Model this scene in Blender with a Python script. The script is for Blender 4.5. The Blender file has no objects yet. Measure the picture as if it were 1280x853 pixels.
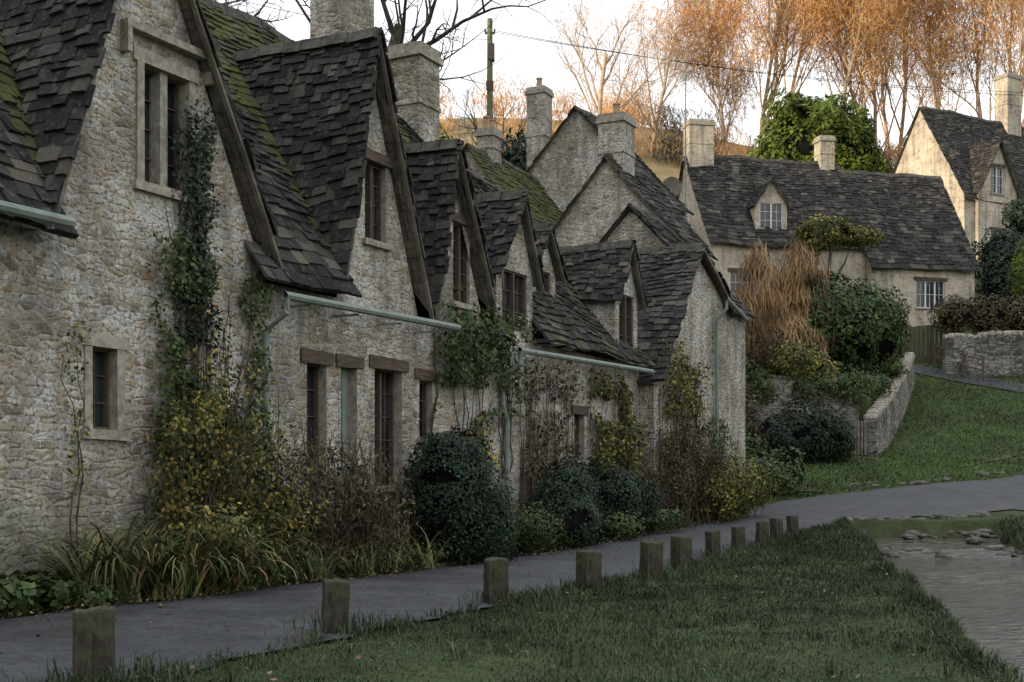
import bpy, math, random, bmesh
import numpy as np
from mathutils import Vector
rng=np.random.default_rng(7); random.seed(7)
sc=bpy.context.scene
sc.view_settings.view_transform='Standard'; sc.view_settings.look='None'; sc.view_settings.exposure=0

# ------------------------------------------------------------ materials
class NT:
    def __init__(s,name,rough=.9,spec=.2):
        s.m=bpy.data.materials.new(name); s.m.use_nodes=True; s.t=s.m.node_tree
        s.b=s.t.nodes['Principled BSDF']; s.b.inputs['Roughness'].default_value=rough
        s.b.inputs['Specular IOR Level'].default_value=spec
    def n(s,t,inp=None,**p):
        nd=s.t.nodes.new(t)
        for k,v in p.items(): setattr(nd,k,v)
        for k,v in (inp or {}).items(): s.put(nd.inputs[k],v)
        return nd
    def put(s,sock,v):
        if isinstance(v,bpy.types.NodeSocket): s.t.links.new(v,sock)
        else: sock.default_value=v
    def math(s,op,a,b=0.0,clamp=False):
        nd=s.n('ShaderNodeMath',{0:a,1:b},operation=op); nd.use_clamp=clamp; return nd.outputs[0]
    def vm(s,op,a,b):
        return s.n('ShaderNodeVectorMath',{0:a,1:b},operation=op).outputs[0]
    def mix(s,f,a,b,blend='MIX'):
        nd=s.n('ShaderNodeMix',data_type='RGBA',blend_type=blend)
        s.put(nd.inputs[0],f)
        for i,v in ((6,a),(7,b)):
            if not isinstance(v,bpy.types.NodeSocket): v=tuple(v)+(1,) if len(v)==3 else v
            s.put(nd.inputs[i],v)
        return nd.outputs[2]
    def ramp(s,f,stops):
        nd=s.n('ShaderNodeValToRGB'); cr=nd.color_ramp
        while len(cr.elements)<len(stops): cr.elements.new(.5)
        for e,(p,c) in zip(cr.elements,stops):
            e.position=p
            if not isinstance(c,(tuple,list)): c=(c,c,c)
            e.color=tuple(c)+(1,)
        s.put(nd.inputs[0],f); return nd.outputs[0]
    def noise(s,v,scale,detail=4,rough=.55):
        nd=s.n('ShaderNodeTexNoise',{'Scale':scale,'Detail':detail,'Roughness':rough})
        if v is not None: s.put(nd.inputs['Vector'],v)
        return nd
    def obj(s): return s.n('ShaderNodeTexCoord').outputs['Object']
    def rnd(s): return s.n('ShaderNodeNewGeometry').outputs['Random Per Island']
    def col(s,c): s.put(s.b.inputs['Base Color'],c if isinstance(c,bpy.types.NodeSocket) else tuple(c)+(1,))
    def bump(s,hgt,strength=.6,dist=.03):
        nd=s.n('ShaderNodeBump',{'Height':hgt,'Strength':strength,'Distance':dist}); s.t.links.new(nd.outputs[0],s.b.inputs['Normal'])

def stone(name,stops,lich=.6,mort=(.40,.36,.30),sx=4.6,sz=10.5,damp=True,mf=.6,bs=.8,dark=.9):
    M=NT(name,.95,.1); o=M.obj()
    sp=M.n('ShaderNodeSeparateXYZ',{0:o}).outputs
    xy=M.math('ADD',sp[0],sp[1]); cb=M.n('ShaderNodeCombineXYZ',{0:xy,1:sp[2]}).outputs[0]
    nz=M.noise(o,3.0,1).outputs['Color']
    d=M.vm('MULTIPLY',M.vm('SUBTRACT',nz,(.5,.5,.5)),(.30,.10,0))
    v=M.vm('MULTIPLY',M.vm('ADD',cb,d),(sx,sz,1))
    vo=M.n('ShaderNodeTexVoronoi',{'Vector':v,'Scale':1.0,'Randomness':.75})
    ve=M.n('ShaderNodeTexVoronoi',{'Vector':v,'Scale':1.0,'Randomness':.75},feature='DISTANCE_TO_EDGE')
    r=M.n('ShaderNodeSeparateColor',{0:vo.outputs['Color']}).outputs[0]
    c=M.ramp(r,stops)
    big=M.noise(o,.8,4,.6).outputs[0]
    c=M.mix(1,c,M.ramp(big,[(.3,(.52,.54,.57)),(.5,(.92,.91,.90)),(.7,(1.2,1.13,1.0))]),'MULTIPLY')
    fine=M.noise(o,22,4,.7).outputs[0]
    mo=M.ramp(M.math('ADD',ve.outputs['Distance'],M.math('MULTIPLY',M.math('SUBTRACT',fine,.5),.25)),[(0,1),(.13,0)])
    c=M.mix(M.math('MULTIPLY',mo,mf),c,mort)
    pn=M.noise(o,6.0,5,.74).outputs[0]
    pl=M.ramp(M.math('ADD',pn,M.math('MULTIPLY',M.math('SUBTRACT',big,.5),.7)),[(.49,0),(.57,1)])
    c=M.mix(M.math('MULTIPLY',pl,lich),c,(.59,.59,.56))
    c=M.mix(M.ramp(fine,[(.38,dark),(.49,0)]),c,(.10,.085,.065))
    st=M.noise(M.vm('MULTIPLY',o,(2.2,2.2,.35)),1.6,4).outputs[0]
    c=M.mix(M.ramp(st,[(.48,0),(.70,.65)]),c,(.14,.128,.11))
    if damp:
        g=M.math('SUBTRACT',M.math('MULTIPLY',big,3.4),sp[2])
        c=M.mix(M.ramp(g,[(.0,0),(1.,.7)]),c,(.10,.097,.065))
    M.col(c)
    hh=M.math('ADD',M.math('MULTIPLY',M.ramp(ve.outputs['Distance'],[(0,0),(.2,1)]),.4),M.math('ADD',M.math('MULTIPLY',fine,.6),M.math('MULTIPLY',r,.35)))
    M.bump(hh,bs,.045); return M.m
STONE=stone('cotswold_stone',[(0,(.20,.16,.11)),(.2,(.41,.36,.28)),(.5,(.36,.335,.29)),(.75,(.48,.42,.31)),(1,(.33,.245,.145))])
STONEW=stone('honey_stone',[(0,(.38,.31,.21)),(.3,(.52,.44,.31)),(.6,(.58,.50,.38)),(1,(.47,.40,.30))],.25,(.54,.47,.36),3.2,7,False,.7,.5,.4)
DRY=stone('drystone',[(0,(.08,.072,.06)),(.4,(.17,.155,.125)),(.8,(.27,.245,.20)),(1,(.36,.33,.28))],.25,(.025,.023,.02),3.4,9,False,.95,1.0,.6)
def slate(name,moss):
    M=NT(name,.92,.12); o=M.obj(); r=M.rnd()
    c=M.ramp(r,[(0,(.018,.017,.017)),(.4,(.033,.031,.030)),(.75,(.052,.047,.042)),(.93,(.080,.070,.057)),(1,(.12,.105,.08))])
    a=M.noise(o,9,5,.72).outputs[0]
    c=M.mix(M.ramp(a,[(.53,0),(.66,.6)]),c,(.13,.12,.10))
    b=M.noise(o,1.1,4,.65).outputs[0]
    c=M.mix(M.ramp(b,[(.3,.6),(.5,0)]),c,(.015,.014,.014))
    e=M.noise(M.vm('ADD',o,(9,2,4)),2.4,6,.78).outputs[0]
    c=M.mix(M.ramp(e,[(.60-moss*.25,0),(.78-moss*.25,.9)]),c,(.08,.092,.022))
    M.col(c); M.bump(a,.8,.035); return M.m
SLATE=slate('stone_slate',.08); SLATEM=slate('mossy_stone_slate',.85); SLATEL=slate('lightly_mossy_slate',.38)
def simple(name,c1,c2,scale=6,rough=.8,spec=.3,bump=.3,stretch=(1,1,1),det=5):
    M=NT(name,rough,spec); v=M.vm('MULTIPLY',M.obj(),stretch)
    f=M.noise(v,scale,det,.65).outputs[0]
    M.col(M.ramp(f,[(.3,c1),(.7,c2)]))
    if bump: M.bump(f,bump,.02)
    return M.m
TIMBER=simple('weathered_timber',(.05,.036,.028),(.15,.115,.09),5,.9,.1,.5,(1,1,8))
BARGE=simple('grey_verge_board',(.08,.068,.055),(.24,.21,.17),4,.9,.1,.4)
RIDGE=simple('ridge_stone',(.035,.033,.028),(.13,.12,.10),5,.95,.1,.6)
M=NT('post_wood',.92,.1); o=M.obj(); f=M.noise(M.vm('MULTIPLY',o,(4,4,.5)),9,5,.7).outputs[0]; z=M.n('ShaderNodeSeparateXYZ',{0:o}).outputs[2]
f2=M.math('ADD',M.noise(o,9,4,.7).outputs[0],M.math('MULTIPLY',z,.42))
M.col(M.mix(M.ramp(f2,[(.60,0),(.75,.85)]),M.ramp(f,[(.3,(.020,.017,.013)),(.7,(.085,.072,.056))]),(.075,.082,.045))); M.bump(f,1.0,.02); POST=M.m
PIPE=simple('green_painted_iron',(.14,.17,.14),(.22,.255,.215),5,.55,.3,.1)
WHITE=simple('white_paint',(.66,.66,.63),(.8,.8,.76),8,.5,.3,0)
DRESSED=simple('dressed_stone',(.17,.15,.12),(.44,.40,.32),9,.9,.1,.6)
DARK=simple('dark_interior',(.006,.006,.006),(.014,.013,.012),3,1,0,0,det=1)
POLE=simple('pole_wood',(.09,.09,.045),(.19,.19,.11),6,.9,.1,.4)
M=NT('mossy_rock',.85,.2); o=M.obj(); f=M.noise(o,5,5,.65).outputs[0]; f2=M.noise(M.vm('ADD',o,(4,1,2)),2.5,4,.6).outputs[0]
M.col(M.mix(M.ramp(f2,[(.48,0),(.6,.8)]),M.ramp(f,[(.3,(.05,.046,.04)),(.7,(.17,.155,.13))]),(.035,.045,.018))); M.bump(f,.9,.03); ROCK=M.m
POT=simple('clay_pot',(.3,.18,.11),(.42,.29,.19),6,.85,.1,.2)
def glassm():
    M=NT('old_glass',.07,.9); M.col(M.ramp(M.noise(M.obj(),1.5,2).outputs[0],[(.3,(.008,.01,.012)),(.7,(.03,.035,.04))]))
    M.bump(M.noise(M.obj(),5,2).outputs[0],.12,.03); return M.m
GLASS=glassm()
def leafm(name,stops,trans=0,clump=1.8,rough=.6):
    M=NT(name,rough,.18); r=M.rnd(); o=M.obj()
    c=M.ramp(r,stops); k=M.noise(o,clump,1).outputs[0]
    c=M.mix(1,c,M.ramp(k,[(.3,.5),(.55,1.),(.75,1.4)]),'MULTIPLY'); M.col(c)
    if trans:
        tr=M.n('ShaderNodeBsdfTranslucent',{0:c}); mx=M.n('ShaderNodeMixShader',{0:trans,1:M.b.outputs[0],2:tr.outputs[0]})
        M.t.links.new(mx.outputs[0],M.t.nodes['Material Output'].inputs[0])
    return M.m
L_DARK=leafm('dark_evergreen_leaf',[(0,(.010,.019,.012)),(.6,(.020,.037,.020)),(1,(.045,.07,.035))])
L_GREEN=leafm('green_leaf',[(0,(.027,.045,.015)),(.6,(.055,.085,.025)),(1,(.10,.125,.04))])
L_YEL=leafm('autumn_yellow_green_leaf',[(0,(.035,.045,.015)),(.45,(.07,.085,.025)),(.75,(.16,.14,.03)),(1,(.36,.25,.05))])
L_RUST=leafm('rusty_leaf',[(0,(.030,.027,.017)),(.5,(.07,.05,.028)),(.8,(.13,.085,.04)),(1,(.065,.08,.03))])
L_LAUREL=leafm('laurel_leaf',[(0,(.04,.07,.015)),(.6,(.11,.15,.02)),(1,(.22,.25,.04))],.25,.6)
L_ORANGE=leafm('orange_reed',[(0,(.13,.07,.03)),(.5,(.28,.16,.07)),(1,(.42,.28,.13))],0,1)
L_GOLD=leafm('golden_twig_leaf',[(0,(.44,.19,.05)),(.5,(.62,.35,.13)),(1,(.68,.50,.28))],.3,.25)
L_BROWN=leafm('brown_twig',[(0,(.05,.038,.025)),(.6,(.11,.08,.05)),(1,(.18,.13,.075))],0,.5)
L_GRASS=leafm('grass_blade',[(0,(.024,.036,.018)),(.6,(.046,.067,.028)),(.92,(.080,.10,.045)),(1,(.15,.13,.08))],.15,.7)
L_GRASS2=leafm('bank_grass_blade',[(0,(.05,.085,.02)),(.6,(.085,.135,.032)),(1,(.14,.17,.055))],.15,.5)
L_STRAP=leafm('strap_leaf',[(0,(.045,.07,.02)),(.6,(.11,.13,.045)),(.85,(.25,.21,.08)),(1,(.28,.15,.07))])
L_LITTER=leafm('fallen_leaf',[(0,(.05,.03,.017)),(.7,(.12,.075,.035)),(1,(.22,.16,.07))],0,2)
BARK=simple('bark',(.05,.042,.034),(.13,.11,.085),5,.95,.1,.4,det=3)
BARKP=simple('pale_bark',(.32,.22,.14),(.56,.44,.31),3,.95,.1,.3,det=3)
STEM=simple('stem',(.05,.04,.03),(.12,.09,.06),6,.95,.1,0,det=1)

# ------------------------------------------------------------ mesh helpers
def mk(name,V,F,mats,parent=None,idx=None,smooth=False):
    V=np.asarray(V,dtype=np.float32); me=bpy.data.meshes.new(name)
    if isinstance(F,np.ndarray):
        k=F.shape[1]; me.vertices.add(len(V)); me.vertices.foreach_set('co',V.ravel())
        me.loops.add(F.size); me.loops.foreach_set('vertex_index',F.astype(np.int32).ravel())
        me.polygons.add(len(F)); me.polygons.foreach_set('loop_start',np.arange(0,F.size,k,dtype=np.int32))
        me.update(calc_edges=True)
    else:
        me.from_pydata([tuple(map(float,v)) for v in V],[],F); me.update()
    for m in (mats if isinstance(mats,list) else [mats]): me.materials.append(m)
    if idx is not None: me.polygons.foreach_set('material_index',np.asarray(idx,dtype=np.int32))
    if smooth: me.polygons.foreach_set('use_smooth',np.ones(len(me.polygons),dtype=bool))
    ob=bpy.data.objects.new(name,me); sc.collection.objects.link(ob)
    if parent: ob.parent=parent
    return ob
def unit(v): return v/np.maximum(np.linalg.norm(v,axis=-1,keepdims=True),1e-9)
def wonk(P):
    P=np.array(P,dtype=float); x,y=P[...,0],P[...,1]
    P[...,2]+=.06*np.sin(1.1*x+2)*np.cos(.9*y+x*.2)+.028*np.sin(2.9*x+1.9*y)
    return P
def tube_geo(pts,rs,k=6):
    pts=np.array(pts,float); n=len(pts)
    if np.isscalar(rs): rs=[rs]*n
    V=[];F=[]
    for i in range(n):
        t=pts[min(i+1,n-1)]-pts[max(i-1,0)]; t=t/max(np.linalg.norm(t),1e-9)
        a=np.cross(t,(0,0,1) if abs(t[2])<.9 else (1,0,0)); a/=np.linalg.norm(a); b=np.cross(t,a)
        for j in range(k):
            w=2*math.pi*j/k; V.append(pts[i]+rs[i]*(math.cos(w)*a+math.sin(w)*b))
    for i in range(n-1):
        for j in range(k):
            F.append([i*k+j,i*k+(j+1)%k,(i+1)*k+(j+1)%k,(i+1)*k+j])
    return V,F
class Bld:
    def __init__(s,name,loc=(0,0,0),rot=0):
        s.e=bpy.data.objects.new(name,None); sc.collection.objects.link(s.e)
        s.e.location=loc; s.e.rotation_euler=(0,0,rot); s.p={}
    def part(s,n,m):
        if n not in s.p: s.p[n]=([],[],m)
        return s.p[n]
    def poly(s,n,m,pts):
        V,F,_=s.part(n,m); b=len(V); V.extend([tuple(map(float,p)) for p in pts]); F.append(list(range(b,b+len(pts))))
    def box(s,n,m,x0,x1,y0,y1,z0,z1,j=0):
        V,F,_=s.part(n,m); b=len(V)
        for z in (z0,z1):
            for (x,y) in ((x0,y0),(x1,y0),(x1,y1),(x0,y1)):
                V.append((x+random.uniform(-j,j),y+random.uniform(-j,j),z+random.uniform(-j,j)))
        for f in ((0,3,2,1),(4,5,6,7),(0,1,5,4),(1,2,6,5),(2,3,7,6),(3,0,4,7)): F.append([b+i for i in f])
    def tube(s,n,m,pts,r,k=8):
        V,F,_=s.part(n,m); b=len(V); v,f=tube_geo(pts,r,k); V.extend(map(tuple,v)); F.extend([[b+i for i in q] for q in f])
    def wall(s,segs,base,holes=(),y=0,m=None,pn='walls'):
        m=m or STONE
        xs=set()
        for a in segs: xs.update((a[0],a[2]))
        for hh in holes: xs.update((hh[0],hh[1]))
        xs=sorted(xs)
        for x0,x1 in zip(xs[:-1],xs[1:]):
            if x1-x0<1e-4: continue
            xm=(x0+x1)/2; sg=[a for a in segs if a[0]<=xm<=a[2]]
            if not sg: continue
            a=sg[0]; tz=lambda x:a[1]+(a[3]-a[1])*(x-a[0])/(a[2]-a[0])
            cuts=sorted([(hh[2],hh[3]) for hh in holes if hh[0]<=xm<=hh[1]]); z=base
            for (c0,c1) in cuts:
                if c0>z: s.poly(pn,m,[(x0,y,z),(x1,y,z),(x1,y,c0),(x0,y,c0)])
                z=c1
            s.poly(pn,m,[(x0,y,z),(x1,y,z),(x1,y,tz(x1)),(x0,y,tz(x0))])
    def window(s,x0,x1,z0,z1,y=0,d=.16,lights=2,rows=3,fm=None,sur=None,lintel=TIMBER,m=None,door=None,lead=True,smull=0):
        m=m or STONE; fm=fm or TIMBER
        for q in ([(x0,y,z0),(x0,y+d,z0),(x0,y+d,z1),(x0,y,z1)],[(x1,y,z0),(x1,y,z1),(x1,y+d,z1),(x1,y+d,z0)],
                  [(x0,y,z1),(x0,y+d,z1),(x1,y+d,z1),(x1,y,z1)],[(x0,y,z0),(x1,y,z0),(x1,y+d,z0),(x0,y+d,z0)]):
            s.poly('reveals',DRESSED,q)
        if door:
            s.box('door',door,x0,x1,y+d-.05,y+d,z0,z1)
            k=max(3,int((x1-x0)/.13))
            for i in range(1,k):
                xx=x0+(x1-x0)*i/k; s.box('door_boards',door,xx-.045,xx+.045,y+d-.065,y+d-.052,z0+.03,z1-.03)
        else:
            s.poly('glass',GLASS,[(x0,y+d,z0),(x1,y+d,z0),(x1,y+d,z1),(x0,y+d,z1)])
            t=.035; e=.003
            s.box('window_frame',fm,x0,x0+t,y+d-.07,y+d-e,z0,z1); s.box('window_frame',fm,x1-t,x1,y+d-.07,y+d-e,z0,z1)
            s.box('window_frame',fm,x0+t,x1-t,y+d-.07,y+d-e,z0,z0+t); s.box('window_frame',fm,x0+t,x1-t,y+d-.07,y+d-e,z1-t,z1)
            for i in range(1,lights):
                xx=x0+(x1-x0)*i/lights
                if smull: s.box('stone_mullion',DRESSED,xx-.06,xx+.06,y+.03,y+d-.004,z0+.001,z1-.001)
                else: s.box('window_frame',fm,xx-.03,xx+.03,y+d-.08,y+d-e,z0+t,z1-t)
            if lead:
                for i in range(1,rows):
                    zz=z0+(z1-z0)*i/rows; s.box('glazing_bars',fm,x0+t,x1-t,y+d-.03,y+d-e*2,zz-.008,zz+.008)
                nn=lights*2
                for i in range(1,nn,2):
                    xx=x0+(x1-x0)*i/nn; s.box('glazing_bars',fm,xx-.008,xx+.008,y+d-.028,y+d-e*3,z0+t,z1-t)
        if sur:
            w=.11
            s.box('stone_surround',DRESSED,x0-w,x0,y-.025,y+.05,z0,z1,.006); s.box('stone_surround',DRESSED,x1,x1+w,y-.025,y+.05,z0,z1,.006)
            s.box('stone_surround',DRESSED,x0-w-.05,x1+w+.05,y-.035,y+.05,z1,z1+.15,.008); s.box('stone_surround',DRESSED,x0-w-.05,x1+w+.05,y-.06,y+.05,z0-.11,z0,.008)
        elif lintel:
            s.box('lintel',lintel,x0-.14,x1+.14,y-.04,y+.06,z1,z1+.17,.018)
            if not door: s.box('sill',DRESSED,x0-.08,x1+.08,y-.07,y+.06,z0-.08,z0,.008)
    def roof(s,e0,e1,r1,r0,m=None,exp=.165,wd=(.13,.36),th=.032,n=None):
        m=m or SLATE; n=n or m.name; e0,e1,r1,r0=[np.array(a,float) for a in (e0,e1,r1,r0)]
        H=max(np.linalg.norm(r0-e0),np.linalg.norm(r1-e1))
        A,B=8,5; V,F,_=s.part('roof_deck',BARGE); b=len(V)
        for i in range(B+1):
            t=i/B; p=e0+(r0-e0)*t; q=e1+(r1-e1)*t
            for j in range(A+1):
                w=wonk(p+(q-p)*j/A); w[2]-=.02; V.append(tuple(w))
        for i in range(B):
            for j in range(A): F.append([b+i*(A+1)+j,b+i*(A+1)+j+1,b+(i+1)*(A+1)+j+1,b+(i+1)*(A+1)+j])
        V,F,_=s.part(n,m)
        dd=(e1-e0) if np.linalg.norm(e1-e0)>np.linalg.norm(r1-r0) else (r1-r0); dd=dd/np.linalg.norm(dd)
        sl=(r0-e0)+(r1-e1); sl=sl-dd*np.dot(sl,dd); sl/=np.linalg.norm(sl)
        nm=np.cross(dd,sl); nm*=np.sign(nm[2]) if nm[2]!=0 else 1
        t=0.0
        while t<1-.3*exp/H:
            ex=exp*(1.25-.5*t)*random.uniform(.88,1.12)
            a=e0+(r0-e0)*t; c=e1+(r1-e1)*t; L=np.linalg.norm(c-a)
            dr=(c-a)/L if L>.05 else dd; x=-random.uniform(0,.1) if L>.3 else 0
            while x<L-.03:
                w=random.uniform(*wd)*(1.15-.35*t); x2=min(x+w,L+.04)
                up=sl*random.uniform(-.035,.03); th2=th*random.uniform(.6,2.0); ln=min(ex*1.5,(1-t)*H+.03)
                tw=random.uniform(-.009,.009)
                p=a+dr*(x+.004)+up; q=a+dr*(x2-.004)+up+sl*random.uniform(-.016,.016)
                b=len(V)
                W=wonk(np.array((p-nm*.015,q-nm*.015,q+nm*(th2+tw),p+nm*(th2-tw),p+sl*ln+nm*.006,q+sl*ln+nm*.006,p+sl*ln-nm*.015,q+sl*ln-nm*.015)))
                V.extend(map(tuple,W))
                F.extend([[b,b+1,b+2,b+3],[b+3,b+2,b+5,b+4],[b,b+3,b+4,b+6],[b+1,b+7,b+5,b+2]])
                x=x2
            t+=ex/H
    def ridge(s,p,q,m=None):
        p=np.array(p,float);q=np.array(q,float);L=np.linalg.norm(q-p);d=(q-p)/L;sd=np.array((-d[1],d[0],0));x=0
        V,F,_=s.part('ridge_stones',m or RIDGE)
        while x<L:
            l=min(random.uniform(.3,.5),L-x); b=len(V); t=random.uniform(-.015,.025)
            for xx in (x+.008,x+l-.008):
                c=p+d*xx
                for o,z in ((-.12,-.12),(-.05,.05),(.05,.05),(.12,-.12)): V.append(tuple(wonk(c+sd*o+np.array((0,0,z+t)))))
            F.extend([[b,b+1,b+5,b+4],[b+1,b+2,b+6,b+5],[b+2,b+3,b+7,b+6],[b,b+3,b+2,b+1],[b+4,b+5,b+6,b+7]]); x+=l
    def verge(s,p,q,wid=.11,th=.04):
        p=np.array(p,float);q=np.array(q,float); V,F,_=s.part('verge_boards',BARGE)
        k=6
        for i in range(k):
            a=wonk(p+(q-p)*i/k); c=wonk(p+(q-p)*(i+1)/k); b=len(V)
            for u in (a,c):
                for dy,dz in ((-.02,-.02),(th,-.02),(th,-wid),(-.02,-wid)): V.append((u[0],u[1]+dy,u[2]+dz))
            for j in range(4): F.append([b+j,b+(j+1)%4,b+4+(j+1)%4,b+4+j])
            F.append([b,b+1,b+2,b+3]); F.append([b+4,b+5,b+6,b+7])
    def gable(s,L,A,R,yf,slope,e0y=-.35,ez=4.1,m=None,back=None):
        yv=lambda z:(z-ez)/slope+e0y
        zb=A[1]; yb=back if back is not None else yv(zb)
        for P in (L,R):
            ye=back if back is not None else max(yv(P[1]),yf+.02)
            s.roof((P[0],yf,P[1]),(P[0],ye,P[1]),(A[0],yb,zb),(A[0],yf,zb),m)
            s.verge((P[0],yf,P[1]),(A[0],yf,zb))
        s.ridge((A[0],yf,zb),(A[0],yb,zb))
    def chimney(s,x,y,w,d,z0,z1,m=None,pots=1):
        m=m or STONE
        s.box('chimney_stack',m,x-w/2,x+w/2,y-d/2,y+d/2,z0,z1-.28)
        s.box('chimney_stack',DRESSED,x-w/2-.03,x+w/2+.03,y-d/2-.03,y+d/2+.03,z0+(z1-z0)*.55,z0+(z1-z0)*.55+.07)
        s.box('chimney_cap',DRESSED,x-w/2-.06,x+w/2+.06,y-d/2-.06,y+d/2+.06,z1-.28,z1-.14,.012)
        s.box('chimney_cap',DRESSED,x-w/2-.02,x+w/2+.02,y-d/2-.02,y+d/2+.02,z1-.14,z1,.012)
        for i in range(pots):
            px=x+(i-(pots-1)/2)*.4; s.tube('chimney_pot',POT,[(px,y,z1-.01),(px,y,z1+.08),(px,y,z1+.35),(px,y,z1+.37),(px,y,z1+.42)],[.15,.12,.1,.13,.12],10)
    def block(s,x0,x1,y0,y1,base,eave,ridge,m=None,rm=None,front=()):
        m=m or STONE; ym=(y0+y1)/2; sl=(ridge-eave)/(ym-y0); o=.25
        s.wall([(x0,eave,x1,eave)],base,front,y0,m); s.poly('walls',m,[(x0,y1,base),(x1,y1,base),(x1,y1,eave),(x0,y1,eave)])
        for x in (x0,x1): s.poly('walls',m,[(x,y0,base),(x,y1,base),(x,y1,eave),(x,ym,ridge-.04),(x,y0,eave)])
        s.roof((x0-.12,y0-o,eave-o*sl),(x1+.12,y0-o,eave-o*sl),(x1+.12,ym,ridge),(x0-.12,ym,ridge),rm,.22,(.18,.45))
        s.roof((x0-.12,y1+o,eave-o*sl),(x1+.12,y1+o,eave-o*sl),(x1+.12,ym,ridge),(x0-.12,ym,ridge),rm,.4,(.3,.7))
        s.ridge((x0-.1,ym,ridge),(x1+.1,ym,ridge))
    def dormer(s,xl,xr,ze,za,yf,slope,m=None,xm=None,e0y=-.35,ez=4.1,zb=None,win=True,fm=None,rm=None):
        m=m or STONE; xm=xm or (xl+xr)/2; zb=zb if zb is not None else ze-1.1
        hw=[]
        if win: hw=[(xl+.22,xr-.22,zb+.35,ze+.05)]
        s.wall([(xl,ze,xm,za-.05),(xm,za-.05,xr,ze)],zb,hw,yf,m,'dormer_front')
        for q in hw: s.window(q[0],q[1],q[2],q[3],yf,.1,2,3,fm,None,None,m)
        yv=lambda z:(z-ez)/slope+e0y
        for x in (xl,xr): s.poly('dormer_cheeks',m,[(x,yf,zb),(x,yv(ze)+.1,zb),(x,yv(ze)+.1,ze),(x,yf,ze)])
        o=.12
        for x,sg in ((xl,-1),(xr,1)):
            s.roof((x+sg*o,yf-.15,ze-.1),(x+sg*o,yv(ze-.1),ze-.1),(xm,yv(za),za),(xm,yf-.15,za),rm,.15,(.12,.28))
            s.verge((x+sg*o,yf-.15,ze-.1),(xm,yf-.15,za),.1)
        s.ridge((xm,yf-.15,za),(xm,yv(za),za))
    def done(s):
        for n,(V,F,m) in s.p.items(): mk(n,V,F,m,s.e)
        return s.e

# ------------------------------------------------------------ terrain
ROT=math.atan2(.8873,.4614)
def R(u,v,z=0): return np.array((-11.8+u*.4614+v*.8873,u*.8873-v*.4614,z))
YS=[-500,20,24,28,32,36,40,45,50,58,62,66,75,85,100,125,400,900]
ZS=[.3,.3,.42,.55,.72,1.1,1.7,2.6,4.2,6.9,9.2,10,14,19,26,30,40,50]
def xl_(y): return np.interp(y,[-10,5,8.2,10.9,14.9,19.8,24.3,30],[.9,2.4,3.1,3.76,4.65,5.7,6.7,7.8])+.10*np.sin(y*1.7)+.06*np.sin(y*4.1)
def xr_(y): return np.interp(y,[-10,5,16,24,30],[5.2,5.6,7.1,9.2,11.0])+.12*np.sin(y*1.3+1)
def sst(a,b,x): t=np.clip((x-a)/(b-a),0,1); return t*t*(3-2*t)
def hgt(x,y):
    x=np.asarray(x,float); y=np.asarray(y,float)
    z=np.interp(y,YS,ZS); v=(x+11.8)*.8873-y*.4614
    z=z+np.clip((-8-v)*.2,0,3.2)*sst(28,45,y)
    rough=.03*np.sin(x*2.1+y*.7)*np.sin(y*1.9-x*.5)+.015*np.sin(x*5.3)*np.cos(y*4.7)
    lawn=sst(4.3,5.2,v)
    z=z+rough*lawn+.04*lawn*sst(30,26,y)
    z=z+np.clip(y-60,0,60)/60*1.0*np.sin(x*.13+y*.05)*np.sin(y*.11)
    xe=12.2+(y-44)*.45
    tt=sst(45.4,45.7,y)*sst(xe+.1,xe-.3,x)*sst(4,5,x)*sst(60,58,y)
    z=z*(1-tt)+np.maximum(z,5.4)*tt
    ch=sst(xl_(y)-.10,xl_(y)+.3,x)*sst(xr_(y)+.7,xr_(y)-.2,x)*sst(30.1,29.7,y)
    z=z*(1-ch)+(-.35)*ch
    q=.87*x+.5*y
    z=z+np.interp(q,[-700,-200,-70,-25],[50,61,8,0])+np.clip((-60-q)/100,0,1)*1.2*np.sin(x*.05)*np.cos(y*.043)  # unseen hill behind the view, crest shaped to keep the foreground in shadow
    return z
def axis(parts):
    a=[]
    for s0,s1,st in parts: a+=list(np.arange(s0,s1,st))
    return np.array(a)
gx=axis([(-900,-60,20),(-60,-12,3),(-12,30,.3),(30,70,2),(70,900,25)]); gy=axis([(-700,-10,20),(-10,4,1),(4,60,.3),(60,130,2),(130,1000,25)])
XX,YY=np.meshgrid(gx,gy); ZZ=hgt(XX,YY); nx,ny=len(gx),len(gy)
V=np.stack([XX,YY,ZZ],-1).reshape(-1,3); ii=(np.arange(ny-1)[:,None]*nx+np.arange(nx-1)[None,:]).ravel()
F=np.stack([ii,ii+1,ii+nx+1,ii+nx],-1)
M=NT('ground_grass',.95,.1); o=M.obj(); at=M.n('ShaderNodeAttribute',attribute_name='zone').outputs['Color']; zs=M.n('ShaderNodeSeparateColor',{0:at}).outputs
n1=M.noise(o,1.3,4,.65).outputs[0]; n2=M.noise(o,12,4,.7).outputs[0]
c=M.ramp(n1,[(.3,(.03,.043,.018)),(.5,(.052,.072,.027)),(.7,(.08,.096,.04))]); c=M.mix(M.ramp(n2,[(.4,.5),(.6,0)]),c,(.024,.025,.014))
c=M.mix(zs[0],c,M.ramp(n2,[(.3,(.03,.026,.018)),(.5,(.05,.055,.02)),(.7,(.10,.09,.045))]))
c=M.mix(zs[1],c,M.ramp(M.noise(o,.35,4,.7).outputs[0],[(.3,(.12,.10,.05)),(.5,(.24,.18,.09)),(.7,(.34,.27,.16))]))
c=M.mix(zs[2],c,M.ramp(n2,[(.3,(.035,.03,.02)),(.7,(.08,.068,.045))])); M.col(c); M.bump(n2,.8,.06)
ground=mk('ground',V,F,M.m,smooth=True)
v_=(V[:,0]+11.8)*.8873-V[:,1]*.4614; zone=np.zeros((len(V),4)); zone[:,3]=1
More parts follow.
